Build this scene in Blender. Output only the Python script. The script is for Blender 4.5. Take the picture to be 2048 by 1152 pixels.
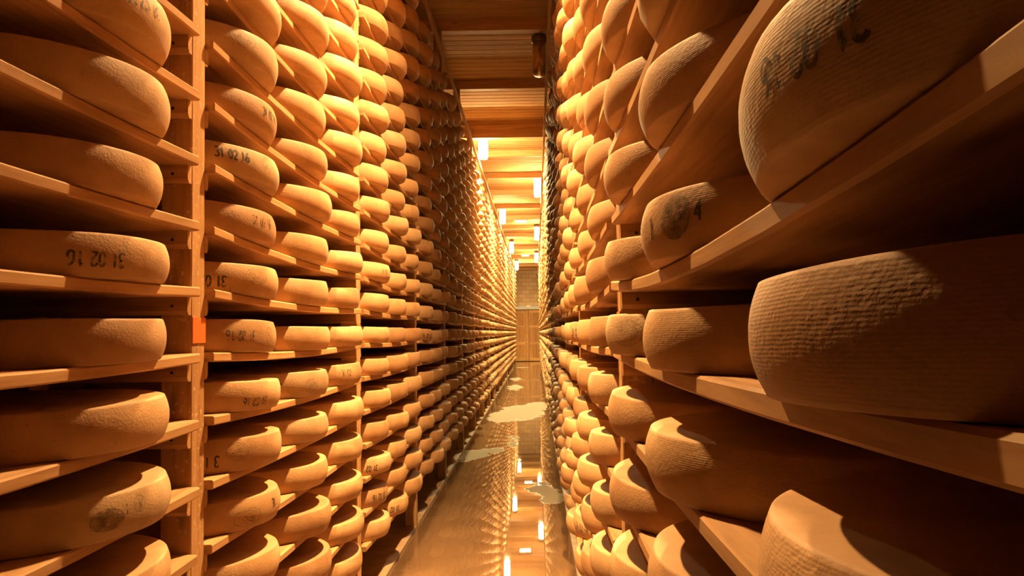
import bpy, math, random
import numpy as np
from mathutils import Matrix, Vector

random.seed(7)
for o in list(bpy.data.objects):
    bpy.data.objects.remove(o, do_unlink=True)
S = bpy.context.scene
COL = S.collection

# ------------------------------------------------------------------ camera
FPX = 1520.0                      # focal length in pixels of the 2048 px frame
EYE = 1.583                       # eye height
cd = bpy.data.cameras.new('camera')
cd.sensor_width = 36.0
cd.lens = FPX / 2048.0 * 36.0
cd.shift_x = -35.6 / 2048.0
cd.shift_y = 30.2 / 2048.0
cd.clip_start = 0.02
cd.clip_end = 200
cam = bpy.data.objects.new('camera', cd)
COL.objects.link(cam)
rot = Matrix.Rotation(math.radians(0.4), 4, 'Z') @ Matrix.Rotation(math.radians(90 + 2.2), 4, 'X') @ Matrix.Rotation(math.radians(-0.8), 4, 'Z')
cam.matrix_world = Matrix.Translation((0, 0, EYE)) @ rot
S.camera = cam

# ------------------------------------------------------------------ world, exposure
w = bpy.data.worlds.new('world')
S.world = w
w.use_nodes = True
w.node_tree.nodes['Background'].inputs[0].default_value = (0.02, 0.012, 0.006, 1)
w.node_tree.nodes['Background'].inputs[1].default_value = 0.1
S.view_settings.view_transform = 'Standard'
S.view_settings.look = 'None'
S.view_settings.gamma = 1.0
S.view_settings.use_curve_mapping = False
S.view_settings.exposure = 0.0
LAMP_COLOR = (1.0, 0.74, 0.32)       # the far cylinder lamps are yellower
SPOT_COLOR = (1.0, 0.595, 0.235)
LAMP_STRENGTH = 55.0
BULB_STRENGTH = 12500.0
SPOT_STRENGTH = 20000.0

# ------------------------------------------------------------------ dimensions
PITCH = 0.19                      # height between shelf boards
BAY = 2.02                        # distance between posts
Y1 = 2.225                        # first post seen beyond the camera
NB = 18                           # bays, index 0 ends at Y1
LV0, LV1 = 2, 22                  # shelf levels
PLANE = {-1: 0.99, 1: 0.246}      # distance of the post fronts from the camera's axis
POSTW, POSTD = 0.088, 0.09
BT = 0.028                        # board thickness
BOARD_OUT = 0.025                 # board front ahead of the post front
BDEPTH = 0.58
WR, WH = 0.305, 0.100             # cheese wheel radius and height
OVER = {-1: 0.098, 1: 0.072}      # wheel front ahead of the post front
CEIL = EYE + 3.48
BEAM_Z = CEIL - 0.13
WALL_Y = 41.5
BACK_Y = -3.0
WALL_X = {-1: -1.70, 1: 0.95}
post_y = lambda k: Y1 + BAY * (k - 1)       # k = 0 .. NB

# ------------------------------------------------------------------ helpers
def mat(name):
    m = bpy.data.materials.new(name)
    m.use_nodes = True
    nt = m.node_tree
    b = nt.nodes['Principled BSDF']
    return m, nt, b

def N(nt, t, **kw):
    n = nt.nodes.new(t)
    for k, v in kw.items():
        setattr(n, k, v)
    return n

def ramp(nt, stops):
    r = N(nt, 'ShaderNodeValToRGB')
    e = r.color_ramp.elements
    e[0].position, e[0].color = stops[0][0], (*stops[0][1], 1)
    e[1].position, e[1].color = stops[-1][0], (*stops[-1][1], 1)
    for p, c in stops[1:-1]:
        x = e.new(p)
        x.color = (*c, 1)
    return r

def math_n(nt, op, a, b=None, c=None):
    n = N(nt, 'ShaderNodeMath', operation=op)
    for i, v in enumerate((a, b, c)):
        if v is None:
            continue
        if isinstance(v, (int, float)):
            n.inputs[i].default_value = v
        else:
            nt.links.new(v, n.inputs[i])
    return n.outputs[0]

def mesh_obj(name, verts, faces, material, parent=None, smooth=False):
    me = bpy.data.meshes.new(name)
    me.from_pydata(verts, [], faces)
    me.materials.append(material)
    if smooth:
        me.shade_smooth()
    return link(name, me, parent)

def link(name, me, parent=None, loc=None):
    o = bpy.data.objects.new(name, me)
    COL.objects.link(o)
    if parent is not None:
        o.parent = parent
    if loc is not None:
        o.location = loc
    return o

def empty(name, loc):
    o = bpy.data.objects.new(name, None)
    o.empty_display_size = 0.05
    COL.objects.link(o)
    o.location = loc
    return o

def tag(o, label, cat, group=None):
    o['label'] = label
    o['category'] = cat
    if group:
        o['group'] = group
    return o

def structure(o, label=None):
    o['kind'] = 'structure'
    if label:
        o['label'] = label
    return o

BOXF = [(0, 3, 2, 1), (4, 5, 6, 7), (0, 1, 5, 4), (1, 2, 6, 5), (2, 3, 7, 6), (3, 0, 4, 7)]

def box_data(x0, x1, y0, y1, z0, z1, V=None, F=None):
    V = [] if V is None else V
    F = [] if F is None else F
    x0, x1 = min(x0, x1), max(x0, x1)
    n = len(V)
    V += [(x0, y0, z0), (x1, y0, z0), (x1, y1, z0), (x0, y1, z0), (x0, y0, z1), (x1, y0, z1), (x1, y1, z1), (x0, y1, z1)]
    F += [tuple(n + i for i in f) for f in BOXF]
    return V, F

def box(name, x0, x1, y0, y1, z0, z1, material, parent=None):
    V, F = box_data(x0, x1, y0, y1, z0, z1)
    return mesh_obj(name, V, F, material, parent)

def mesh_from(name, V, F, material, smooth=False):
    me = bpy.data.meshes.new(name)
    me.from_pydata(V, [], F)
    me.materials.append(material)
    if smooth:
        me.shade_smooth()
    return me

def chamfer_bar(L, W, H, c, axis):
    """bar of size L along axis, with an 8-sided chamfered section, centred"""
    a, b = W / 2, H / 2
    sec = [(-a + c, -b), (a - c, -b), (a, -b + c), (a, b - c), (a - c, b), (-a + c, b), (-a, b - c), (-a, -b + c)]
    V, F = [], []
    for t in (-L / 2, L / 2):
        for u, v in sec:
            V.append({'X': (t, u, v), 'Y': (u, t, v), 'Z': (u, v, t)}[axis])
    for i in range(8):
        j = (i + 1) % 8
        F.append((i, j, 8 + j, 8 + i))
    F.append(tuple(range(7, -1, -1)))
    F.append(tuple(range(8, 16)))
    return V, F

def lathe(profile, segs):
    """profile from axis to axis, (r, z)"""
    V, F = [], []
    rings = []
    for r, z in profile:
        if r < 1e-6:
            rings.append([len(V)])
            V.append((0, 0, z))
        else:
            rings.append(list(range(len(V), len(V) + segs)))
            V += [(r * math.cos(2 * math.pi * i / segs), r * math.sin(2 * math.pi * i / segs), z) for i in range(segs)]
    for a, b in zip(rings[:-1], rings[1:]):
        for i in range(segs):
            j = (i + 1) % segs
            if len(a) == 1:
                F.append((a[0], b[j], b[i]))
            elif len(b) == 1:
                F.append((a[i], a[j], b[0]))
            else:
                F.append((a[i], a[j], b[j], b[i]))
    return V, F

# ------------------------------------------------------------------ materials
def wood(name, axis, c_dark, c_mid, c_light, rough=0.62, knots=0.5, grain=1.0, worn=0.0):
    m, nt, b = mat(name)
    tc = N(nt, 'ShaderNodeTexCoord')
    oi = N(nt, 'ShaderNodeObjectInfo')
    add = N(nt, 'ShaderNodeVectorMath', operation='ADD')
    mul = N(nt, 'ShaderNodeVectorMath', operation='SCALE')
    cmb = N(nt, 'ShaderNodeCombineXYZ')
    for i in range(3):
        nt.links.new(oi.outputs['Random'], cmb.inputs[i])
    nt.links.new(cmb.outputs[0], mul.inputs[0])
    mul.inputs['Scale'].default_value = 37.0
    nt.links.new(tc.outputs['Object'], add.inputs[0])
    nt.links.new(mul.outputs[0], add.inputs[1])
    mp = N(nt, 'ShaderNodeMapping')
    sc = [34.0, 34.0, 34.0]
    sc['XYZ'.index(axis)] = 2.2
    mp.inputs['Scale'].default_value = [s * grain for s in sc]
    nt.links.new(add.outputs[0], mp.inputs['Vector'])
    n1 = N(nt, 'ShaderNodeTexNoise')
    n1.inputs['Scale'].default_value = 1.0
    n1.inputs['Detail'].default_value = 5
    n1.inputs['Roughness'].default_value = 0.62
    n1.inputs['Distortion'].default_value = 0.6
    nt.links.new(mp.outputs[0], n1.inputs['Vector'])
    r1 = ramp(nt, [(0.28, c_dark), (0.5, c_mid), (0.72, c_light)])
    nt.links.new(n1.outputs['Fac'], r1.inputs['Fac'])
    # tone of each piece
    tone = math_n(nt, 'MULTIPLY_ADD', oi.outputs['Random'], 0.26, 0.87)
    hs = N(nt, 'ShaderNodeHueSaturation')
    nt.links.new(tone, hs.inputs['Value'])
    nt.links.new(r1.outputs[0], hs.inputs['Color'])
    col = hs.outputs[0]
    # knots and stains
    mp2 = N(nt, 'ShaderNodeMapping')
    sc2 = [16.0, 16.0, 16.0]
    sc2['XYZ'.index(axis)] = 4.5
    mp2.inputs['Scale'].default_value = sc2
    nt.links.new(add.outputs[0], mp2.inputs['Vector'])
    vo = N(nt, 'ShaderNodeTexVoronoi')
    vo.inputs['Scale'].default_value = 0.55
    nt.links.new(mp2.outputs[0], vo.inputs['Vector'])
    kr = ramp(nt, [(0.05, (1, 1, 1)), (0.15, (0, 0, 0))])
    nt.links.new(vo.outputs['Distance'], kr.inputs['Fac'])
    kf = math_n(nt, 'MULTIPLY', kr.outputs[0], knots)
    mx = N(nt, 'ShaderNodeMix', data_type='RGBA')
    nt.links.new(kf, mx.inputs['Factor'])
    nt.links.new(col, mx.inputs['A'])
    mx.inputs['B'].default_value = (c_dark[0] * 0.3, c_dark[1] * 0.25, c_dark[2] * 0.25, 1)
    col = mx.outputs['Result']
    if worn > 0:
        ns = N(nt, 'ShaderNodeTexNoise')
        ns.inputs['Scale'].default_value = 70
        ns.inputs['Detail'].default_value = 3
        nt.links.new(add.outputs[0], ns.inputs['Vector'])
        sr = ramp(nt, [(0.6, (0, 0, 0)), (0.72, (1, 1, 1))])
        nt.links.new(ns.outputs['Fac'], sr.inputs['Fac'])
        sf = math_n(nt, 'MULTIPLY', sr.outputs[0], worn)
        m2 = N(nt, 'ShaderNodeMix', data_type='RGBA')
        nt.links.new(sf, m2.inputs['Factor'])
        nt.links.new(col, m2.inputs['A'])
        m2.inputs['B'].default_value = (0.78, 0.62, 0.42, 1)
        col = m2.outputs['Result']
    nt.links.new(col, b.inputs['Base Color'])
    b.inputs['Roughness'].default_value = rough
    b.inputs['Specular IOR Level'].default_value = 0.3
    bp = N(nt, 'ShaderNodeBump')
    bp.inputs['Strength'].default_value = 0.35
    bp.inputs['Distance'].default_value = 0.002
    nt.links.new(n1.outputs['Fac'], bp.inputs['Height'])
    nt.links.new(bp.outputs[0], b.inputs['Normal'])
    return m

W_D, W_M, W_L = (0.29, 0.143, 0.056), (0.43, 0.237, 0.102), (0.52, 0.313, 0.148)
M_BOARD = wood('spruce_board', 'Y', W_D, W_M, W_L)
M_POST = wood('spruce_post', 'Z', W_D, W_M, W_L, worn=0.5)
M_CLEAT = wood('spruce_cleat', 'X', W_D, W_M, W_L)
M_RAIL = wood('spruce_rail', 'Y', W_D, W_M, W_L, knots=0.2)
M_PLANK = wood('ceiling_pine', 'X', (0.40, 0.20, 0.072), (0.54, 0.305, 0.12), (0.62, 0.375, 0.16), rough=0.85, knots=0.55, grain=0.7)
M_BEAM = wood('beam_pine', 'X', (0.44, 0.21, 0.075), (0.58, 0.31, 0.12), (0.68, 0.40, 0.17), knots=0.5, grain=0.6)
M_DOOR = wood('door_pine', 'Z', (0.27, 0.11, 0.03), (0.43, 0.195, 0.06), (0.51, 0.255, 0.09), knots=0.6, grain=0.5)
M_DOORH = wood('door_rail_pine', 'X', (0.38, 0.175, 0.055), (0.54, 0.27, 0.095), (0.60, 0.33, 0.125), knots=0.3, grain=0.5)

def cheese(name, bulk):
    m, nt, b = mat(name)
    tc = N(nt, 'ShaderNodeTexCoord')
    if bulk:
        at = N(nt, 'ShaderNodeAttribute', attribute_name='tone')
        rnd = at.outputs['Fac']
        vec = tc.outputs['Object']
    else:
        oi = N(nt, 'ShaderNodeObjectInfo')
        rnd = oi.outputs['Random']
        cmb = N(nt, 'ShaderNodeCombineXYZ')
        for i in range(3):
            nt.links.new(math_n(nt, 'MULTIPLY', rnd, 31.0), cmb.inputs[i])
        add = N(nt, 'ShaderNodeVectorMath', operation='ADD')
        nt.links.new(tc.outputs['Object'], add.inputs[0])
        nt.links.new(cmb.outputs[0], add.inputs[1])
        vec = add.outputs[0]
    base = ramp(nt, [(0.0, (0.375, 0.205, 0.094)), (0.35, (0.455, 0.262, 0.120)), (0.7, (0.51, 0.307, 0.145)), (1.0, (0.435, 0.282, 0.148))])
    nt.links.new(rnd, base.inputs['Fac'])
    n1 = N(nt, 'ShaderNodeTexNoise')
    n1.inputs['Scale'].default_value = 9
    n1.inputs['Detail'].default_value = 6
    n1.inputs['Roughness'].default_value = 0.6
    nt.links.new(vec, n1.inputs['Vector'])
    r1 = ramp(nt, [(0.3, (0.80, 0.74, 0.66)), (0.55, (1, 1, 1)), (0.8, (1.06, 1.06, 1.04))])
    nt.links.new(n1.outputs['Fac'], r1.inputs['Fac'])
    mx = N(nt, 'ShaderNodeMix', data_type='RGBA', blend_type='MULTIPLY')
    mx.inputs['Factor'].default_value = 1.0
    nt.links.new(base.outputs[0], mx.inputs['A'])
    nt.links.new(r1.outputs[0], mx.inputs['B'])
    # small dark specks of the rind
    n2 = N(nt, 'ShaderNodeTexNoise')
    n2.inputs['Scale'].default_value = 55
    n2.inputs['Detail'].default_value = 2
    nt.links.new(vec, n2.inputs['Vector'])
    r2 = ramp(nt, [(0.69, (0, 0, 0)), (0.76, (1, 1, 1))])
    nt.links.new(n2.outputs['Fac'], r2.inputs['Fac'])
    m2 = N(nt, 'ShaderNodeMix', data_type='RGBA')
    nt.links.new(math_n(nt, 'MULTIPLY', r2.outputs[0], 0.45), m2.inputs['Factor'])
    nt.links.new(mx.outputs['Result'], m2.inputs['A'])
    m2.inputs['B'].default_value = (0.25, 0.12, 0.045, 1)
    nt.links.new(m2.outputs['Result'], b.inputs['Base Color'])
    b.inputs['Roughness'].default_value = 0.68
    b.inputs['Specular IOR Level'].default_value = 0.35
    if not bulk:
        # cloth imprint: fine level ridges round the side, and a grainy rind
        sx = N(nt, 'ShaderNodeSeparateXYZ')
        nt.links.new(tc.outputs['Object'], sx.inputs[0])
        n4 = N(nt, 'ShaderNodeTexNoise')
        n4.inputs['Scale'].default_value = 22
        n4.inputs['Detail'].default_value = 2
        nt.links.new(vec, n4.inputs['Vector'])
        zz = math_n(nt, 'MULTIPLY_ADD', n4.outputs['Fac'], 0.0035, sx.outputs['Z'])
        rid = math_n(nt, 'SINE', math_n(nt, 'MULTIPLY', zz, 2 * math.pi / 0.0033))
        n5 = N(nt, 'ShaderNodeTexNoise')
        n5.inputs['Scale'].default_value = 6
        nt.links.new(vec, n5.inputs['Vector'])
        amt = math_n(nt, 'MULTIPLY', n5.outputs['Fac'], 0.15)
        n3 = N(nt, 'ShaderNodeTexNoise')
        n3.inputs['Scale'].default_value = 160
        n3.inputs['Detail'].default_value = 4
        nt.links.new(vec, n3.inputs['Vector'])
        hgt = math_n(nt, 'ADD', math_n(nt, 'MULTIPLY', rid, amt), math_n(nt, 'MULTIPLY', n3.outputs['Fac'], 1.6))
        hgt = math_n(nt, 'ADD', hgt, math_n(nt, 'MULTIPLY', n1.outputs['Fac'], 2.5))
        bp = N(nt, 'ShaderNodeBump')
        bp.inputs['Strength'].default_value = 0.55
        bp.inputs['Distance'].default_value = 0.0011
        nt.links.new(hgt, bp.inputs['Height'])
        nt.links.new(bp.outputs[0], b.inputs['Normal'])
    return m

M_CHEESE = cheese('cheese_rind', False)
M_CHEESE_BULK = cheese('cheese_rind_rows', True)

def ink(name, color, cover, lo, hi):
    m, nt, b = mat(name)
    tc = N(nt, 'ShaderNodeTexCoord')
    n1 = N(nt, 'ShaderNodeTexNoise')
    n1.inputs['Scale'].default_value = 75
    n1.inputs['Detail'].default_value = 3
    nt.links.new(tc.outputs['Object'], n1.inputs['Vector'])
    r = ramp(nt, [(lo, (0, 0, 0)), (hi, (cover, cover, cover))])
    nt.links.new(n1.outputs['Fac'], r.inputs['Fac'])
    b.inputs['Base Color'].default_value = (*color, 1)
    b.inputs['Roughness'].default_value = 0.6
    nt.links.new(r.outputs[0], b.inputs['Alpha'])
    return m

M_INK = ink('stamp_ink', (0.035, 0.030, 0.016), 0.88, 0.30, 0.46)
M_INK_FAINT = ink('stamp_ink_worn', (0.05, 0.036, 0.016), 0.8, 0.40, 0.58)
M_INK_GREEN = ink('stamp_ink_green', (0.014, 0.030, 0.012), 0.78, 0.36, 0.56)
M_BLOT = ink('emblem_ink', (0.05, 0.032, 0.014), 0.42, 0.28, 0.62)
M_LINE = ink('emblem_lines', (0.10, 0.055, 0.02), 0.5, 0.34, 0.60)

def plain(name, color, rough=0.5, metal=0.0, noise=0.12, scale=30):
    m, nt, b = mat(name)
    tc = N(nt, 'ShaderNodeTexCoord')
    n1 = N(nt, 'ShaderNodeTexNoise')
    n1.inputs['Scale'].default_value = scale
    n1.inputs['Detail'].default_value = 4
    nt.links.new(tc.outputs['Object'], n1.inputs['Vector'])
    a = tuple(c * (1 - noise) for c in color)
    c2 = tuple(min(1, c * (1 + noise)) for c in color)
    r = ramp(nt, [(0.3, a), (0.7, c2)])
    nt.links.new(n1.outputs['Fac'], r.inputs['Fac'])
    nt.links.new(r.outputs[0], b.inputs['Base Color'])
    b.inputs['Roughness'].default_value = rough
    b.inputs['Metallic'].default_value = metal
    return m

M_TAG = plain('orange_card', (0.72, 0.17, 0.03), 0.5, 0, 0.10, 40)
M_SCREW = plain('dark_screw_head', (0.05, 0.035, 0.025), 0.5, 0.6)
M_WALL = plain('rough_plaster', (0.24, 0.15, 0.085), 0.9, 0, 0.2, 6)
M_MORTAR = plain('mortar', (0.34, 0.25, 0.17), 0.9, 0, 0.15, 20)
M_CAP = plain('lamp_cap_metal', (0.22, 0.17, 0.12), 0.35, 0.7)
M_LINTEL = plain('painted_steel_grey', (0.50, 0.47, 0.43), 0.5, 0.1, 0.06)
M_BOXY = plain('pale_plastic', (0.75, 0.68, 0.55), 0.4, 0, 0.05)
M_AMBER, _nt, _b = mat('unlit_amber_cylinder')
_b.inputs['Base Color'].default_value = (0.80, 0.55, 0.25, 1)
_b.inputs['Metallic'].default_value = 0.85
_b.inputs['Roughness'].default_value = 0.26
_b.inputs['Coat Weight'].default_value = 1.0
_b.inputs['Coat Roughness'].default_value = 0.06

def block_mat():
    m, nt, b = mat('wall_block')
    oi = N(nt, 'ShaderNodeObjectInfo')
    r = ramp(nt, [(0.0, (0.62, 0.40, 0.23)), (0.5, (0.72, 0.49, 0.29)), (1.0, (0.78, 0.55, 0.34))])
    nt.links.new(oi.outputs['Random'], r.inputs['Fac'])
    nt.links.new(r.outputs[0], b.inputs['Base Color'])
    b.inputs['Roughness'].default_value = 0.9
    tc = N(nt, 'ShaderNodeTexCoord')
    n1 = N(nt, 'ShaderNodeTexNoise')
    n1.inputs['Scale'].default_value = 60
    nt.links.new(tc.outputs['Object'], n1.inputs['Vector'])
    bp = N(nt, 'ShaderNodeBump')
    bp.inputs['Strength'].default_value = 0.4
    bp.inputs['Distance'].default_value = 0.004
    nt.links.new(n1.outputs['Fac'], bp.inputs['Height'])
    nt.links.new(bp.outputs[0], b.inputs['Normal'])
    return m
M_BLOCK = block_mat()

def glow(name, strength, color=LAMP_COLOR):
    m = bpy.data.materials.new(name)
    m.use_nodes = True
    nt = m.node_tree
    nt.nodes.clear()
    e = N(nt, 'ShaderNodeEmission')
    e.inputs[0].default_value = (*color, 1)
    e.inputs[1].default_value = strength
    o = N(nt, 'ShaderNodeOutputMaterial')
    nt.links.new(e.outputs[0], o.inputs[0])
    return m
M_GLOW = glow('lamp_glow', LAMP_STRENGTH)
M_GLOW2 = glow('ceiling_light_glow', 25.0)

def floor_mat():
    m, nt, b = mat('wet_concrete')
    tc = N(nt, 'ShaderNodeTexCoord')
    P = tc.outputs['Object']
    nz = N(nt, 'ShaderNodeTexNoise')
    nz.inputs['Scale'].default_value = 3.2
    nz.inputs['Detail'].default_value = 6
    nz.inputs['Roughness'].default_value = 0.6
    nt.links.new(P, nz.inputs['Vector'])
    # shapes of the patches that have dried: ellipses with ragged outlines
    sep = N(nt, 'ShaderNodeSeparateXYZ')
    nt.links.new(P, sep.inputs[0])
    off = math_n(nt, 'SUBTRACT', nz.outputs['Fac'], 0.5)
    sc = N(nt, 'ShaderNodeSeparateColor')
    nt.links.new(nz.outputs['Color'], sc.inputs[0])
    patches = [(0.03, 7.75, 0.15, 0.32, 0.7), (0.14, 7.35, 0.13, 0.38, 0.6),
               (-0.35, 10.9, 0.10, 0.36, 0.8), (-0.34, 11.6, 0.08, 0.18, 0.8),
               (-0.86, 9.9, 0.22, 0.55, 0.9), (-0.62, 10.3, 0.20, 0.26, 0.8),
               (-0.30, 15.2, 0.48, 1.5, 1.0), (-0.62, 14.4, 0.34, 1.0, 1.0), (0.02, 16.4, 0.26, 0.9, 0.8),
               (-0.62, 22.0, 0.22, 1.1, 1.1), (-0.70, 26.0, 0.20, 1.0, 1.0), (-0.70, 34.5, 0.4, 0.5, 0.5)]
    d = None
    for (px, py, rx, ry, k) in patches:
        ax = math_n(nt, 'DIVIDE', math_n(nt, 'ADD', math_n(nt, 'SUBTRACT', sep.outputs['X'], px), math_n(nt, 'MULTIPLY', off, 0.45 * k)), rx)
        ay = math_n(nt, 'DIVIDE', math_n(nt, 'ADD', math_n(nt, 'SUBTRACT', sep.outputs['Y'], py), math_n(nt, 'MULTIPLY', math_n(nt, 'SUBTRACT', sc.outputs['Green'], 0.5), 1.3 * k)), ry)
        q = math_n(nt, 'ADD', math_n(nt, 'MULTIPLY', ax, ax), math_n(nt, 'MULTIPLY', ay, ay))
        d = q if d is None else math_n(nt, 'MINIMUM', d, q)
    nf = N(nt, 'ShaderNodeTexNoise')
    nf.inputs['Scale'].default_value = 26
    nf.inputs['Detail'].default_value = 4
    nt.links.new(P, nf.inputs['Vector'])
    d = math_n(nt, 'ADD', d, math_n(nt, 'MULTIPLY', math_n(nt, 'SUBTRACT', nf.outputs['Fac'], 0.5), 0.9))
    dry = ramp(nt, [(0.82, (1, 1, 1)), (0.90, (0, 0, 0))])
    nt.links.new(d, dry.inputs['Fac'])
    n2 = N(nt, 'ShaderNodeTexNoise')
    n2.inputs['Scale'].default_value = 2.0
    n2.inputs['Detail'].default_value = 8
    nt.links.new(P, n2.inputs['Vector'])
    wet = ramp(nt, [(0.3, (0.10, 0.056, 0.028)), (0.7, (0.155, 0.09, 0.046))])
    nt.links.new(n2.outputs['Fac'], wet.inputs['Fac'])
    mx = N(nt, 'ShaderNodeMix', data_type='RGBA')
    nt.links.new(dry.outputs[0], mx.inputs['Factor'])
    nt.links.new(wet.outputs[0], mx.inputs['A'])
    mx.inputs['B'].default_value = (0.20, 0.165, 0.118, 1)
    nt.links.new(mx.outputs['Result'], b.inputs['Base Color'])
    rr = N(nt, 'ShaderNodeMapRange')
    nt.links.new(dry.outputs[0], rr.inputs['Value'])
    rr.inputs['To Min'].default_value = 0.015
    rr.inputs['To Max'].default_value = 0.95
    nt.links.new(rr.outputs[0], b.inputs['Roughness'])
    b.inputs['IOR'].default_value = 1.5
    sp = N(nt, 'ShaderNodeMapRange')
    nt.links.new(dry.outputs[0], sp.inputs['Value'])
    sp.inputs['To Min'].default_value = 0.5
    sp.inputs['To Max'].default_value = 0.08
    nt.links.new(sp.outputs[0], b.inputs['Specular IOR Level'])
    # the water film is almost level
    mp = N(nt, 'ShaderNodeMapping')
    mp.inputs['Scale'].default_value = (9, 5, 1)
    nt.links.new(P, mp.inputs['Vector'])
    n3 = N(nt, 'ShaderNodeTexNoise')
    n3.inputs['Scale'].default_value = 1.0
    n3.inputs['Detail'].default_value = 3
    nt.links.new(mp.outputs[0], n3.inputs['Vector'])
    bp = N(nt, 'ShaderNodeBump')
    bp.inputs['Strength'].default_value = 0.03
    bp.inputs['Distance'].default_value = 0.002
    nt.links.new(n3.outputs['Fac'], bp.inputs['Height'])
    nt.links.new(bp.outputs[0], b.inputs['Normal'])
    return m
M_FLOOR = floor_mat()
M_KERB = plain('plinth_concrete', (0.36, 0.24, 0.14), 0.55, 0, 0.25, 7)

# ------------------------------------------------------------------ the room
XL, XR = WALL_X[-1], WALL_X[1]
structure(box('floor', XL, XR, BACK_Y, WALL_Y, -0.12, 0.0, M_FLOOR), 'brown wet concrete floor with pale dried patches')
wl = structure(box('wall_left', XL - 0.12, XL, BACK_Y, WALL_Y, 0, CEIL + 0.03, M_WALL), 'dim plaster wall behind the racks')
wr = structure(box('wall_right', XR, XR + 0.12, BACK_Y, WALL_Y, 0, CEIL + 0.03, M_WALL), 'dim plaster wall behind the racks')
wb = structure(box('wall_back', XL, XR, BACK_Y - 0.12, BACK_Y, 0, CEIL + 0.03, M_WALL), 'plaster wall at the end of the aisle away from the door')
wf = structure(box('wall_far', XL - 0.12, XR + 0.12, WALL_Y, WALL_Y + 0.15, 0, CEIL + 0.03, M_MORTAR), 'block wall above the wooden double door')
# concrete plinths under the racks
for i, s in enumerate((-1, 1)):
    x0 = s * (PLANE[s] + 0.0)
    structure(box('trim_%d' % (i + 2), x0, WALL_X[s], BACK_Y, post_y(NB) + 0.2, 0.0, 0.022, M_KERB), 'low concrete plinth edge under the rack')

ceil = structure(box('ceiling', XL, XR, BACK_Y, WALL_Y, CEIL + 0.03, CEIL + 0.10, M_BEAM), 'pine plank ceiling with cross beams')
PW = 0.149
V, F = chamfer_bar(XR - XL, PW - 0.009, 0.03, 0.008, 'X')
plank_me = mesh_from('plank', V, F, M_PLANK)
n_pl = int((WALL_Y - BACK_Y) / PW)
for i in range(n_pl):
    p = link('plank', plank_me, ceil, ((XL + XR) / 2, BACK_Y + PW * (i + 0.5), CEIL + 0.015 + random.uniform(-0.001, 0.001)))
V, F = chamfer_bar(XR - XL, 0.10, 0.13, 0.004, 'X')
beam_me = mesh_from('beam', V, F, M_BEAM)
V, F = chamfer_bar(XR - XL, 0.12, 0.29, 0.004, 'X')
V2, F2 = chamfer_bar(XR - XL, 0.145, 0.012, 0.003, 'X')
n0 = len(V)
V += [(x, y, z + 0.055) for x, y, z in V2]
F += [tuple(n0 + i for i in f) for f in F2]
deep_me = mesh_from('beam', V, F, M_BEAM)
for k in range(-1, NB + 3):
    y = post_y(k) + 0.06
    if y < BACK_Y + 0.2 or y > WALL_Y - 0.1:
        continue
    deep = (k == 6)
    link('beam', deep_me if deep else beam_me, ceil, ((XL + XR) / 2, y, CEIL - (0.145 if deep else 0.065)))

# far wall blocks, each proud of its joints
BH, BW = 0.218, 0.40
V, F = chamfer_bar(BW - 0.014, BH - 0.014, 0.05, 0.006, 'X')
block_me = mesh_from('block', [(x, z, y) for x, y, z in V], [tuple(reversed(f)) for f in F], M_BLOCK)
zl = 3.02
row = 0
while zl + BH < CEIL + 0.05:
    x = XL + (0.2 if row % 2 else 0.0)
    while x < XR - 0.05:
        if x + BW <= XR + 0.2:
            link('block', block_me, wf, (x + BW / 2, WALL_Y - 0.012 + random.uniform(-0.003, 0.003), zl + BH / 2))
        x += BW
    zl += BH
    row += 1

# double door, lintel
DX = -0.45
DH = 2.81
d1 = structure(empty('door_1', (DX, WALL_Y - 0.05, 0)), 'tall double door of knotty pine panels')
for s in (-1, 1):
    a, bx_ = (0.0, s * 1.1)
    leaf = box('leaf', min(a, bx_) + 0.004, max(a, bx_) - 0.004, -0.02, 0.03, 0.02, DH, M_DOOR, d1)
    lo, hi = min(a, bx_) + 0.006, max(a, bx_) - 0.006
    box('stile', lo, lo + 0.11, -0.045, -0.02, 0.03, DH - 0.02, M_DOOR, leaf)
    box('stile', hi - 0.11, hi, -0.045, -0.02, 0.03, DH - 0.02, M_DOOR, leaf)
    for z0, z1 in ((0.03, 0.20), (0.93, 1.07), (1.85, 1.95), (DH - 0.16, DH - 0.02)):
        box('rail', lo + 0.11, hi - 0.11, -0.045, -0.02, z0, z1, M_DOORH, leaf)
    for j in range(5):
        x0 = lo + 0.115 + j * (hi - lo - 0.23) / 5
        box('panel_board', x0, x0 + (hi - lo - 0.23) / 5 - 0.006, -0.026, -0.018, 0.2, DH - 0.16, M_DOOR, leaf)
box('cover_strip', -0.035, 0.035, -0.06, -0.045, 0.03, DH - 0.02, M_DOORH, d1)
V, F = lathe([(0, 0), (0.03, 0.0), (0.035, 0.02), (0.03, 0.05), (0, 0.055)], 12)
hd = mesh_obj('handle', [(x, -0.06 - z, y) for x, y, z in V], F, M_BOXY, d1, True)
hd.location = (-0.02, 0, 1.02)
structure(box('trim_1', DX - 1.3, DX + 1.3, WALL_Y - 0.22, WALL_Y - 0.005, DH + 0.02, DH + 0.20, M_LINTEL), 'grey steel lintel over the double door')
ex = tag(empty('junction_box', (DX + 0.08, WALL_Y - 0.26, DH + 0.12)), 'small pale box fixed on the grey lintel above the door', 'box')
box('case', -0.11, 0.11, -0.02, 0.04, 0.0, 0.13, M_BOXY, ex)
box('base_plate', -0.12, 0.12, -0.01, 0.045, -0.02, 0.0, M_CAP, ex)

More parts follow.
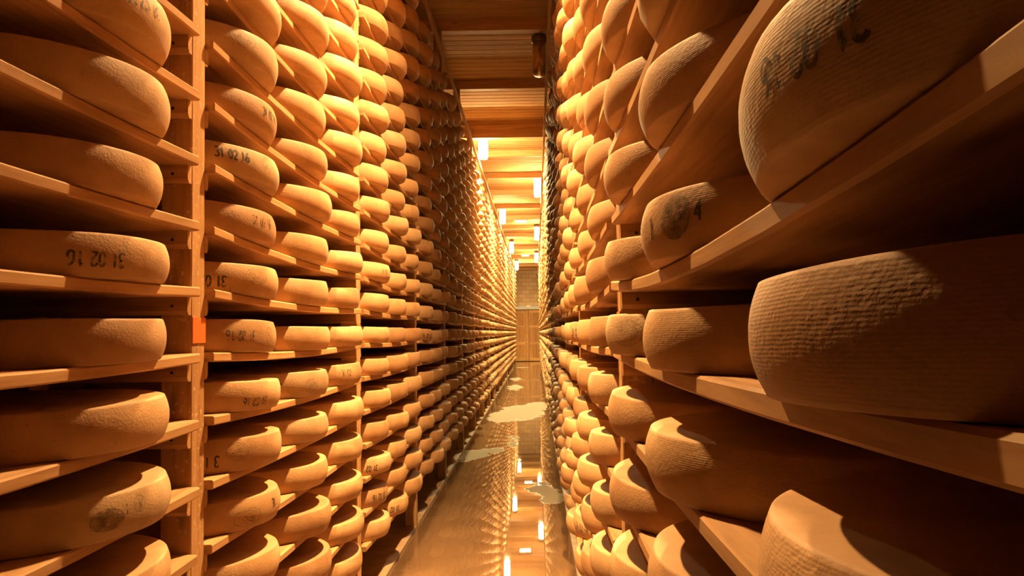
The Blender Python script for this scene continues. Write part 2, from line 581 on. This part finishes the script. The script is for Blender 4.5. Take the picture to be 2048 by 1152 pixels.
# ------------------------------------------------------------------ lamps
cylV, cylF = lathe([(0, -0.50), (0.055, -0.497), (0.075, -0.48), (0.08, -0.45), (0.08, -0.09), (0.0, -0.085)], 20)
capV, capF = lathe([(0, -0.10), (0.088, -0.10), (0.09, -0.09), (0.09, -0.03), (0.05, 0.0), (0, 0.0)], 20)
lit_me = mesh_from('diffuser', cylV, cylF, M_GLOW, True)
off_me = mesh_from('diffuser', cylV, cylF, M_AMBER, True)
cap_me = mesh_from('cap', capV, capF, M_CAP, True)
lnV, lnF = lathe([(0, -0.508), (0.05, -0.506), (0.068, -0.500), (0.05, -0.499), (0, -0.499)], 16)
lens_me = mesh_from('bulb', lnV, lnF, glow('bulb_glow', BULB_STRENGTH), True)
def lamp(x, y, lit, label):
    e = tag(empty('pendant_lamp', (x, y, CEIL)), label, 'lamp', 'cylinder lamps hanging along the racks')
    link('cap', cap_me, e)
    link('diffuser', lit_me if lit else off_me, e)
    if lit:
        link('bulb', lens_me, e)
    return e
ORD = ['first', 'second', 'third', 'fourth', 'fifth']
for i, y in enumerate((36.0, 28.3, 20.6, 12.9)):
    lamp(-0.85, y, True, 'glowing cylinder lamp above the rack with two orange tags, %s from door' % ORD[i])
for i, y in enumerate((32.4, 24.4, 16.6)):
    lamp(0.09, y, True, 'glowing cylinder lamp above the rack with one orange tag, %s from door' % ORD[i])
lamp(0.09, 8.75, False, 'unlit amber cylinder lamp hanging from the dark ceiling planks')
shV, shF = lathe([(0.0, -0.02), (0.085, -0.03), (0.10, -0.26), (0.104, -0.26), (0.09, -0.02), (0.03, 0.0), (0, 0.0)], 24)
shade_me = mesh_from('shade', shV, shF, M_CAP, True)
bV, bF = lathe([(0, -0.17), (0.045, -0.168), (0.065, -0.155), (0.07, -0.14), (0.06, -0.125), (0, -0.12)], 20)
bulb_me = mesh_from('bulb', bV, bF, glow('reflector_bulb_glow', SPOT_STRENGTH, SPOT_COLOR), True)
for x, y, lb in ((-0.88, 3.25, 'lit reflector lamp in metal shade above the rack with two orange tags'), (0.09, 3.8, 'lit reflector lamp in metal shade above the rack with one orange tag')):
    e = tag(empty('reflector_lamp', (x, y, CEIL)), lb, 'lamp', 'shaded lamps over the orange tags')
    link('shade', shade_me, e)
    link('bulb', bulb_me, e)

hV, hF = box_data(-0.20, 0.20, -0.14, 0.14, -0.06, 0.0)
dV, dF = [], []
for r_, z_ in ((1.0, -0.06), (0.96, -0.085), (0.80, -0.10)):
    dV += [(-0.17 * r_, -0.11 * r_, z_), (0.17 * r_, -0.11 * r_, z_), (0.17 * r_, 0.11 * r_, z_), (-0.17 * r_, 0.11 * r_, z_)]
for q in range(2):
    for i in range(4):
        j = (i + 1) % 4
        dF.append((4 * q + i, 4 * q + 4 + i, 4 * q + 4 + j, 4 * q + j))
dF.append((8, 11, 10, 9))
h_me = mesh_from('housing', hV, hF, M_CAP)
g_me = mesh_from('diffuser', dV, dF, M_GLOW2)
for y, lb in ((23.2, 'rectangular ceiling light with dark housing, farther from the door'), (33.6, 'rectangular ceiling light with dark housing, nearer the door')):
    e = tag(empty('ceiling_light', (-0.40, y, CEIL)), lb, 'ceiling light', 'rectangular lights on the ceiling')
    link('housing', h_me, e)
    link('diffuser', g_me, e)

# ------------------------------------------------------------------ the racks
SAG = 0.017
BLEN = BAY - POSTW - 0.012
def sag(t, a=SAG):                # t = offset from the bay's middle
    return -a * max(0.0, 1 - (2 * t / BLEN) ** 2)

def board_mesh(s, a, seg=8):
    """front at x = 0, going back along s; top at z = 0; sagging by a"""
    c = 0.004
    sec = [(c, 0), (0, -c), (0, -BT + c), (c, -BT), (BDEPTH, -BT), (BDEPTH, 0)]
    V, F = [], []
    for i in range(seg + 1):
        t = -BLEN / 2 + BLEN * i / seg
        V += [(s * u, t, v + sag(t, a)) for u, v in sec]
    n = len(sec)
    for i in range(seg):
        for j in range(n):
            k = (j + 1) % n
            f = (i * n + j, i * n + k, (i + 1) * n + k, (i + 1) * n + j)
            F.append(f if s > 0 else tuple(reversed(f)))
    e0 = tuple(range(n)); e1 = tuple(range(seg * n, seg * n + n))
    F.append(tuple(reversed(e0)) if s > 0 else e0)
    F.append(e1 if s > 0 else tuple(reversed(e1)))
    return V, F

def cleat_data(s, side):
    """bearer running back from the post front; side = -1 near, +1 door side; top at z=0"""
    y0 = side * POSTW / 2
    y1 = side * (POSTW / 2 + 0.024)
    yc = side * (POSTW / 2 + 0.016)
    hh = 0.052
    D = BDEPTH - 0.02
    sec = [(y0, 0), (y1, 0), (y1, -hh + 0.012), (yc, -hh), (y0, -hh)]
    V = [(s * x, y, z) for x in (0.0, D) for y, z in sec]
    n = 5
    F = [(j, (j + 1) % n, n + (j + 1) % n, n + j) for j in range(n)] + [tuple(range(n - 1, -1, -1)), tuple(range(n, 2 * n))]
    if s * side < 0:
        F = [tuple(reversed(f)) for f in F]
    return V, F

def recalc(me):
    import bmesh
    bm = bmesh.new()
    bm.from_mesh(me)
    bmesh.ops.recalc_face_normals(bm, faces=bm.faces)
    bm.to_mesh(me)
    bm.free()

def board_z(n):
    return PITCH * n + 0.016

sags = {}
def bay_sag(s, b, n):
    key = (s, b, n)
    if key not in sags:
        sags[key] = random.choice((0, 1, 2))
    return sags[key]
SAGS = (0.011, 0.016, 0.021, 0.036)
sags[(1, 0, 9)] = 3               # this board hangs deeper than the others

RAIL_Z = EYE + 2.86
for s in (-1, 1):
    P = PLANE[s]
    lab = 'tall spruce cheese rack carrying two orange tags on its posts' if s < 0 else 'tall spruce cheese rack with one orange tag, standing under the unlit lamp'
    rack = tag(empty('cheese_rack', (s * P, Y1, 0)), lab, 'rack', 'cheese racks lining the aisle')
    o = Vector((s * P, Y1, 0))
    # posts
    V, F = chamfer_bar(BEAM_Z - 0.02, POSTD, POSTW, 0.004, 'Z')
    pm = mesh_from('post', V, F, M_POST)
    cl = {}
    for side in (-1, 1):
        V, F = cleat_data(s, side)
        m_ = mesh_from('cleat', V, F, M_CLEAT)
        recalc(m_)
        cl[side] = m_
    V, F = lathe([(0, 0.0), (0.005, 0.0), (0.004, 0.0015), (0, 0.0015)], 8)
    screw_me = mesh_from('screw', [(x, -z, y) for x, y, z in V], F, M_SCREW)
    CV, CF = [], []
    zc = (BEAM_Z + 0.02) / 2
    for k in range(0, NB + 1):
        y = post_y(k) - Y1
        post = link('post', pm, rack, (s * POSTD / 2, y, zc))
        rear = link('rear_post', pm, rack, (s * (BDEPTH - 0.07), y, zc))
        for n in range(LV0, LV1 + 1):
            for side in (-1, 1):
                z = board_z(n) - BT
                if (k == 0 and side < 0) or (k == NB and side > 0):
                    continue
                if 1 <= k <= 3:
                    c = link('cleat', cl[side], post, (-s * POSTD / 2 + s * 0.001, 0, z - zc))
                else:
                    V, F = cleat_data(s, side)
                    m0 = len(CV)
                    CV += [(a, y + b_, z + c_) for a, b_, c_ in V]
                    CF += [tuple(m0 + i for i in f) for f in F]
                if k == 1 and side < 0:
                    link('screw', screw_me, post, (0.0, -POSTW / 2 - 0.0241, z - 0.026 - zc))
        if (s < 0 and k in (1, 2)) or (s > 0 and k == 1):
            t = box('tag', -s * (POSTD / 2 + 0.003), -s * POSTD / 2, -POSTW / 2 + 0.003, POSTW / 2, EYE - 0.018 - zc, EYE + 0.057 - zc, M_TAG, post)
            t['label'] = 'orange card tag'
    me = mesh_from('cleat_rows', CV, CF, M_CLEAT)
    recalc(me)
    cr = link('cleat_rows', me, rack)
    cr['kind'] = 'stuff'
    # guide rail along the top, with an arm at each post
    rl = post_y(NB) + 2.5
    rail = box('guide_rail', -s * 0.095, -s * 0.065, -2.5 - Y1 + 0.3, post_y(NB) - Y1 + 0.1, RAIL_Z - 0.02, RAIL_Z + 0.02, M_RAIL, rack)
    V, F = box_data(0, -s * 0.066, -0.015, 0.015, -0.015, 0.015)
    arm_me = mesh_from('rail_arm', V, F, M_RAIL)
    for k in range(0, NB + 1):
        link('rail_arm', arm_me, rack, (0, post_y(k) - Y1, RAIL_Z))
    # shelf boards: the 300 nearest as parts, the rest joined
    bm_ = [mesh_from('shelf_board', *board_mesh(s, a), M_BOARD) for a in SAGS]
    for m_ in bm_:
        recalc(m_)
    todo = []
    for b in range(NB):
        for n in range(LV0, LV1 + 1):
            yc = post_y(b) + BAY / 2
            px = math.hypot(max(0.3, yc - 1.0), (board_z(n) - EYE))
            todo.append((px, b, n))
    todo.sort()
    RV, RF = [], []
    for i, (_, b, n) in enumerate(todo):
        yc = post_y(b) + BAY / 2 - Y1
        q = bay_sag(s, b, n)
        loc = (-s * BOARD_OUT + random.uniform(-0.004, 0.004), yc, board_z(n))
        if i < 300:
            link('shelf_board', bm_[q], rack, loc)
        else:
            V, F = board_mesh(s, SAGS[q], 4)
            m0 = len(RV)
            RV += [(a + loc[0], b_ + loc[1], c_ + loc[2]) for a, b_, c_ in V]
            RF += [tuple(m0 + i_ for i_ in f) for f in F]
    me = mesh_from('shelf_board_rows', RV, RF, M_BOARD)
    recalc(me)
    r_ = link('shelf_board_rows', me, rack)
    r_['kind'] = 'stuff'

# ------------------------------------------------------------------ cheese wheels
def prof_r(t):                    # t = -1 bottom .. 1 top: radius below the belly
    return WR - (0.0105 if t > 0 else 0.0135) * abs(t) ** 2.1

def surf_r(v, th, z):
    t = max(-1, min(1, (z - WH / 2) / (WH / 2)))
    r = prof_r(t)
    ph = (0.3, 1.9, 3.1, 4.4, 5.6)[v]
    return r + 0.0016 * math.sin(2 * th + ph) + 0.0011 * math.sin(3 * th + 2 * ph) + 0.0006 * math.sin(7 * th + ph) * math.cos(3 * t + ph) + 0.0012 * t * math.sin(th + 3 * ph)

def wheel_mesh(v, segs):
    prof = [(0.0, 0.0), (0.10, 0.0), (0.20, 0.0), (0.26, 0.0), (0.278, 0.0006)]
    side = []
    m = 14
    for i in range(m + 1):
        t = -1 + 2 * i / m
        t = math.copysign(abs(t) ** 0.8, t)
        z = WH / 2 + t * WH / 2
        side.append(z)
    V, F, rings = [], [], []
    def ring(fr, fz):
        rings.append(list(range(len(V), len(V) + segs)))
        for i in range(segs):
            th = 2 * math.pi * i / segs
            V.append((fr(th) * math.cos(th), fr(th) * math.sin(th), fz(th)))
    rings.append([0]); V.append((0, 0, 0.0))
    for r, z in prof[1:]:
        ring(lambda th, r=r: r, lambda th, z=z: z)
    ch = 0.0036
    wob = lambda th: 0.0012 * math.sin(3 * th + v) + 0.0008 * math.sin(5 * th + 2 * v)
    ring(lambda th: surf_r(v, th, 0) - ch, lambda th: 0.0004)
    ring(lambda th: surf_r(v, th, ch) - ch * 0.28, lambda th: ch * 0.3)
    for z in side[1:-1]:
        ring(lambda th, z=z: surf_r(v, th, z), lambda th, z=z: z + wob(th) * z / WH)
    ring(lambda th: surf_r(v, th, WH - ch) - ch * 0.28, lambda th: WH - ch * 0.3 + wob(th))
    ring(lambda th: surf_r(v, th, WH) - ch, lambda th: WH + wob(th))
    for r in (0.272, 0.25, 0.18, 0.09):
        ring(lambda th, r=r: r, lambda th, r=r: WH + wob(th) * r / 0.29 - 0.0012 * (1 - r / 0.29))
    rings.append([len(V)]); V.append((0, 0, WH - 0.0012))
    for a, b in zip(rings[:-1], rings[1:]):
        for i in range(segs):
            j = (i + 1) % segs
            if len(a) == 1:
                F.append((a[0], b[j], b[i]))
            elif len(b) == 1:
                F.append((a[i], a[j], b[0]))
            else:
                F.append((a[i], a[j], b[j], b[i]))
    return V, F

wheel_me = []
for v in range(5):
    V, F = wheel_mesh(v, 88)
    wheel_me.append(mesh_from('cheese_round', V, F, M_CHEESE, True))

VPX, HOR = 1071.0, 664.5
offs = (0.37, 1.01, 1.65)
wheels = []
for s in (-1, 1):
    for b in range(NB):
        for n in range(LV0, LV1 + 1):
            for p in range(3):
                sc = random.gauss(1.0, 0.010)
                sc = max(0.97, min(1.022, sc))
                hz = random.uniform(0.95, 1.06)
                yb = post_y(b)
                y = yb + offs[p] + random.uniform(-0.008, 0.008)
                if s < 0 and b == 0:
                    y -= 0.085
                if s > 0 and b == 0:
                    sc, hz = 1.0, 0.955
                    y = yb + offs[p] - (0.02 if p == 0 else 0.0)
                x = s * (PLANE[s] - OVER[s] + WR * sc + random.gauss(0, 0.008))
                if s > 0 and b == 0:
                    x = PLANE[s] - OVER[s] + WR - (0.006 if p == 0 else 0.0) - (0.005 if p == 0 and n == 9 else 0.0)
                t = y - (yb + BAY / 2)
                a = SAGS[bay_sag(s, b, n)]
                z = board_z(n) + sag(t, a)
                slope = a * 8 * t / BLEN ** 2
                R = WR * sc
                D2 = math.hypot(x, y)
                tanx = lambda cx, cy, R_: VPX + FPX * math.tan(math.atan2(cx, cy) - s * math.asin(min(0.999, R_ / math.hypot(cx, cy)))) if cy > 0 else (4000 if s > 0 else -2000)
                x_own = tanx(x, y, R)
                ny = y - 0.645 if p else y - 0.73
                x_near = tanx(x, ny, R) if ny > 0.15 else (4000 if s > 0 else -2000)
                lo, hi = sorted((x_own, x_near))
                lo, hi = max(0, lo), min(2048, hi)
                zz = max(0.25, y - 0.1)
                yt = HOR - (z + WH - EYE) * FPX / zz
                yb_ = HOR - (z - EYE) * FPX / zz
                vis = max(0, hi - lo) * max(0, min(1152, yb_) - max(0, yt))
                wheels.append(dict(s=s, b=b, n=n, p=p, x=x, y=y, z=z, sc=sc, hz=hz, slope=slope, vis=vis))
wheels.sort(key=lambda q: -q['vis'])
solo, rest = wheels[:300], wheels[300:]

# ---- stroke lettering wrapped on the side of a wheel
def arc(cx, cy, rx, ry, a0, a1, k=10):
    return [(cx + rx * math.cos(math.radians(a0 + (a1 - a0) * i / k)), cy + ry * math.sin(math.radians(a0 + (a1 - a0) * i / k))) for i in range(k + 1)]
GLYPH = {
    '0': [arc(.3, .5, .26, .46, 0, 360, 20)],
    '1': [[(.12, .78), (.3, .96), (.3, .03)]],
    '2': [arc(.3, .70, .26, .26, 170, -40, 10) + [(.04, .04), (.58, .04)]],
    '3': [arc(.28, .74, .25, .22, 150, -90, 9), arc(.28, .27, .27, .25, 90, -150, 10)],
    '4': [[(.45, .03), (.45, .96), (.05, .34), (.6, .34)]],
    '6': [arc(.31, .28, .26, .25, 0, 360, 16), [(.06, .30), (.10, .6), (.25, .86), (.46, .97)]],
    '7': [[(.04, .95), (.56, .95), (.22, .03)]],
}
def stroke_quads(poly, wd, step):
    pts = []
    for (x0, y0), (x1, y1) in zip(poly[:-1], poly[1:]):
        L = math.hypot(x1 - x0, y1 - y0)
        k = max(1, int(L / step))
        pts += [(x0 + (x1 - x0) * i / k, y0 + (y1 - y0) * i / k) for i in range(k)]
    pts.append(poly[-1])
    V, F = [], []
    for i, (x, y) in enumerate(pts):
        a = pts[max(0, i - 1)]
        c = pts[min(len(pts) - 1, i + 1)]
        dx, dy = c[0] - a[0], c[1] - a[1]
        L = math.hypot(dx, dy) or 1
        nx, ny = -dy / L * wd / 2, dx / L * wd / 2
        V += [(x + nx, y + ny), (x - nx, y - ny)]
    for i in range(len(pts) - 1):
        F.append((2 * i, 2 * i + 1, 2 * i + 3, 2 * i + 2))
    return V, F

def wrap(o, v, name, V2, F2, th0, zc, flip, material, lift=0.0009):
    V = []
    for x, y in V2:
        if flip:
            x, y = -x, -y
        z = max(0.004, min(WH - 0.004, zc + y))
        th = th0 + x / WR
        r = surf_r(v, th, z) + lift
        V.append((r * math.cos(th), r * math.sin(th), z))
    me = mesh_from(name, V, F2, material)
    recalc(me)
    return link(name, me, o)

def date_stamp(o, v, th0, zf, flip, text='31 02 16', h=0.034, material=None, keep=None, wd=0.0052):
    V, F = [], []
    x = 0.0
    cw = h * 0.47
    tot = sum(cw * 1.05 if c != ' ' else cw * 0.75 for c in text)
    for c in text:
        if c == ' ':
            x += cw * 0.75
            continue
        for poly in GLYPH[c]:
            pp = [(x - tot / 2 + px * cw / 0.6 * 0.92, (py - 0.5) * h) for px, py in poly]
            a, f = stroke_quads(pp, wd * h / 0.034, 0.004)
            m0 = len(V)
            V += a
            F += [tuple(m0 + i for i in q) for q in f]
        x += cw * 1.05
    return wrap(o, v, 'date_stamp', V, F, th0, zf * WH, flip, material or M_INK)

def disc_patch(rx, ry):
    V, F = [], []
    n, m = 28, 6
    for j in range(m + 1):
        for i in range(n):
            a = 2 * math.pi * i / n
            V.append((rx * j / m * math.cos(a), ry * j / m * math.sin(a)))
    for j in range(m):
        for i in range(n):
            k = (i + 1) % n
            F.append((j * n + i, (j + 1) * n + i, (j + 1) * n + k, j * n + k))
    return V, F

def emblem(o, v, th0, zf, rx, ry, seed, filled=False, material=None):
    r = random.Random(seed)
    V, F = [], []
    def put(poly, wd):
        a, f = stroke_quads(poly, wd, 0.003)
        m0 = len(V)
        V.extend(a)
        F.extend(tuple(m0 + i for i in q) for q in f)
    put(arc(0, 0, rx, ry, 0, 360, 32), 0.0022)
    if not filled:
        put(arc(0, 0, rx * 0.72, ry * 0.72, 20, 340, 26), 0.0014)
    for i in range(9):
        x0 = r.uniform(-0.5, 0.5) * rx
        y0 = r.uniform(-0.5, 0.4) * ry
        put(arc(x0, y0, rx * r.uniform(0.12, 0.3), ry * r.uniform(0.12, 0.3), r.uniform(0, 360), r.uniform(0, 360) + 200, 8), 0.0016)
    wrap(o, v, 'emblem', V, F, th0, zf * WH, False, material or M_LINE, 0.0010)
    if filled:
        V, F = disc_patch(rx * 0.98, ry * 0.98)
        wrap(o, v, 'emblem_ground', V, F, th0, zf * WH, False, M_BLOT, 0.0007)

def theta_at(o, q, px):
    """angle on the wheel's side that the camera sees at image column px"""
    dx = (px - VPX) / FPX
    L = math.hypot(dx, 1)
    dx, dy = dx / L, 1 / L
    R = WR * q['sc']
    dc = dx * q['x'] + dy * q['y']
    disc = dc * dc - q['x'] ** 2 - q['y'] ** 2 + R * R
    t = dc - math.sqrt(max(0, disc))
    return math.atan2(t * dy - q['y'], t * dx - q['x'])

F_, U_ = True, False
STAMPS = {   # (side, bay, level, position): list of marks
    (-1, 0, 12, 2): [('d', 285, .62, F_, '31 02 16', .032, M_INK_FAINT)],
    (-1, 0, 9, 2): [('d', 192, .40, F_, '31 02 16', .034, M_INK_GREEN)],
    (-1, 0, 13, 2): [('e', 255, .70, .045, .022, 3, False)],
    (-1, 0, 6, 2): [('e', 217, .48, .040, .024, 5, True), ('d', 257, .62, U_, '1', .024, M_INK_FAINT), ('e', 282, .66, .017, .018, 6, False)],
    (-1, 1, 13, 0): [('e', 485, .66, .050, .026, 8, False)],
    (-1, 1, 12, 0): [('d', 541, .58, U_, '31 02 16', .030, M_INK)],
    (-1, 1, 11, 0): [('d', 466, .66, U_, '31 02 16', .034, M_INK), ('e', 536, .62, .030, .028, 9, False)],
    (-1, 1, 10, 0): [('d', 527, .60, U_, '31 02 16', .032, M_INK_FAINT)],
    (-1, 1, 9, 0): [('d', 424, .34, F_, '31 02', .036, M_INK), ('e', 512, .60, .050, .026, 11, False)],
    (-1, 1, 8, 0): [('d', 482, .50, F_, '31 02 16', .032, M_INK_FAINT), ('e', 537, .52, .026, .026, 12, False)],
    (-1, 1, 7, 0): [('d', 512, .30, F_, '31 02 16', .030, M_INK_FAINT)],
    (-1, 1, 7, 1): [('d', 558, .45, F_, '3', .034, M_INK), ('e', 622, .45, .035, .026, 13, False)],
    (-1, 1, 7, 2): [('d', 693, .62, U_, '31 02', .030, M_INK_FAINT)],
    (-1, 1, 6, 0): [('d', 422, .38, F_, '3 1', .034, M_INK), ('e', 474, .62, .038, .026, 14, False)],
    (-1, 1, 5, 0): [('d', 548, .60, U_, '31', .030, M_INK), ('e', 497, .40, .055, .028, 15, False)],
    (-1, 2, 4, 0): [('d', 742, .40, F_, '31 02', .036, M_INK)],
    (-1, 2, 3, 0): [('d', 757, .50, F_, '31 02 16', .036, M_INK)],
    (-1, 2, 2, 1): [('d', 782, .50, F_, '31 02 16', .036, M_INK)],
    (-1, 2, 10, 0): [('d', 770, .50, U_, '31 02', .030, M_INK_FAINT)],
    (-1, 3, 8, 0): [('d', 855, .36, F_, '31 02 16', .040, M_INK)],
    (1, 0, 9, 0): [('d', 1622, .50, F_, '31 02 16', .031, M_INK_GREEN)],
    (1, 0, 9, 1): [('e', 1352, .58, .036, .034, 21, True), ('d', 1402, .60, U_, '4', .032, M_INK), ('d', 1308, .50, U_, '1', .040, M_INK)],
    (1, 0, 8, 2): [('e', 1252, .56, .060, .030, 22, False)],
    (1, 0, 6, 1): [('d', 1312, .50, U_, '36', .034, M_INK_GREEN), ('d', 1500, .55, U_, '4', .034, M_INK)],
    (1, 1, 8, 2): [('d', 1150, .50, U_, '31 02', .034, M_INK)],
    (1, 2, 13, 0): [('d', 1150, .60, U_, '31 02 36', .036, M_INK_FAINT)],
    (1, 1, 3, 2): [('d', 1155, .50, U_, '31 02 16', .034, M_INK_FAINT)],
}

NUM = ['no', 'one', 'two', 'three', 'four', 'five', 'six', 'seven', 'eight', 'nine', 'ten', 'eleven', 'twelve', 'thirteen', 'fourteen']
ORDB = ['', '', 'first', 'second', 'third', 'fourth', 'fifth', 'sixth', 'seventh', 'eighth', 'ninth', 'tenth', 'eleventh', 'twelfth', 'thirteenth']
def wheel_label(q, stamped):
    d = q['n'] - 8
    head = 'stamped cheese wheel' if stamped else 'tan cheese wheel'
    t = 'tags' if q['s'] < 0 else 'single tag'
    if d == 0:
        lv = 'level with ' + t
    else:
        lv = '%s board%s %s %s' % (NUM[abs(d)], '' if abs(d) == 1 else 's', 'above' if d > 0 else 'below', t)
    pos = ('rear end of', 'middle of', 'door end of')[q['p']]
    if q['s'] < 0:
        bay = {0: 'bay behind both tags', 1: 'bay between both tags'}.get(q['b'], '%s bay doorward of tags' % ORDB[min(14, q['b'])])
    else:
        bay = {0: 'bay behind it'}.get(q['b'], '%s bay doorward of it' % ORDB[min(14, q['b'] + 1)])
    return '%s %s, %s %s' % (head, lv, pos, bay)

rng = random.Random(3)
for q in solo:
    v = rng.randrange(5)
    o = link('cheese_round', wheel_me[v])
    o.scale = (q['sc'], q['sc'], q['hz'])
    o.location = (q['x'], q['y'], q['z'] + 0.0012)
    o.rotation_euler = (math.atan(q['slope']), 0, 0)
    key = (q['s'], q['b'], q['n'], q['p'])
    marks = STAMPS.get(key, [])
    tag(o, wheel_label(q, any(m[0] == 'd' for m in marks)), 'cheese', 'cheese wheels on the rack with two tags' if q['s'] < 0 else 'cheese wheels on the rack with one tag')
    for m in marks:
        th = theta_at(o, q, m[1])
        if m[0] == 'd':
            date_stamp(o, v, th, m[2], m[3], m[4], m[5], m[6])
        else:
            emblem(o, v, th, m[2], m[3], m[4], m[5], m[6])

# ---- all the wheels farther off, as one object
def bulk(ws):
    segs = 24
    prof = [(0.27, 0.0), (WR - 0.018, 0.001), (WR - 0.0125, 0.010), (WR - 0.004, 0.026), (WR, 0.050), (WR - 0.004, 0.074), (WR - 0.0125, 0.090), (WR - 0.018, 0.099), (0.265, 0.100)]
    V, F = lathe([(0, 0)] + prof + [(0, 0.100)], segs)
    V = np.array(V)
    nv = len(V)
    loops = np.array([i for f in F for i in f], dtype=np.int64)
    sizes = np.array([len(f) for f in F], dtype=np.int64)
    n = len(ws)
    r = np.random.RandomState(5)
    out = np.empty((n, nv, 3))
    for i, q in enumerate(ws):
        a = V * np.array([q['sc'], q['sc'], q['hz']])
        a[:, 2] += q['slope'] * a[:, 1]
        out[i] = a + np.array([q['x'], q['y'], q['z'] + 0.001])
    me = bpy.data.meshes.new('cheese_round_rows')
    me.vertices.add(n * nv)
    me.vertices.foreach_set('co', out.reshape(-1).astype(np.float32))
    al = (loops[None, :] + (np.arange(n) * nv)[:, None]).reshape(-1)
    me.loops.add(len(al))
    me.loops.foreach_set('vertex_index', al.astype(np.int32))
    ns = np.tile(sizes, n)
    st = np.concatenate([[0], np.cumsum(ns)[:-1]])
    me.polygons.add(len(ns))
    me.polygons.foreach_set('loop_start', st.astype(np.int32))
    me.polygons.foreach_set('loop_total', ns.astype(np.int32))
    me.update(calc_edges=True)
    at = me.attributes.new('tone', 'FLOAT', 'POINT')
    at.data.foreach_set('value', np.repeat(r.rand(n), nv).astype(np.float32))
    me.materials.append(M_CHEESE_BULK)
    me.shade_smooth()
    me.validate()
    o = link('cheese_round_rows', me)
    o['kind'] = 'stuff'
    tag(o, 'countless tan cheese wheels filling the rest of both racks', 'cheese')
bulk(rest)
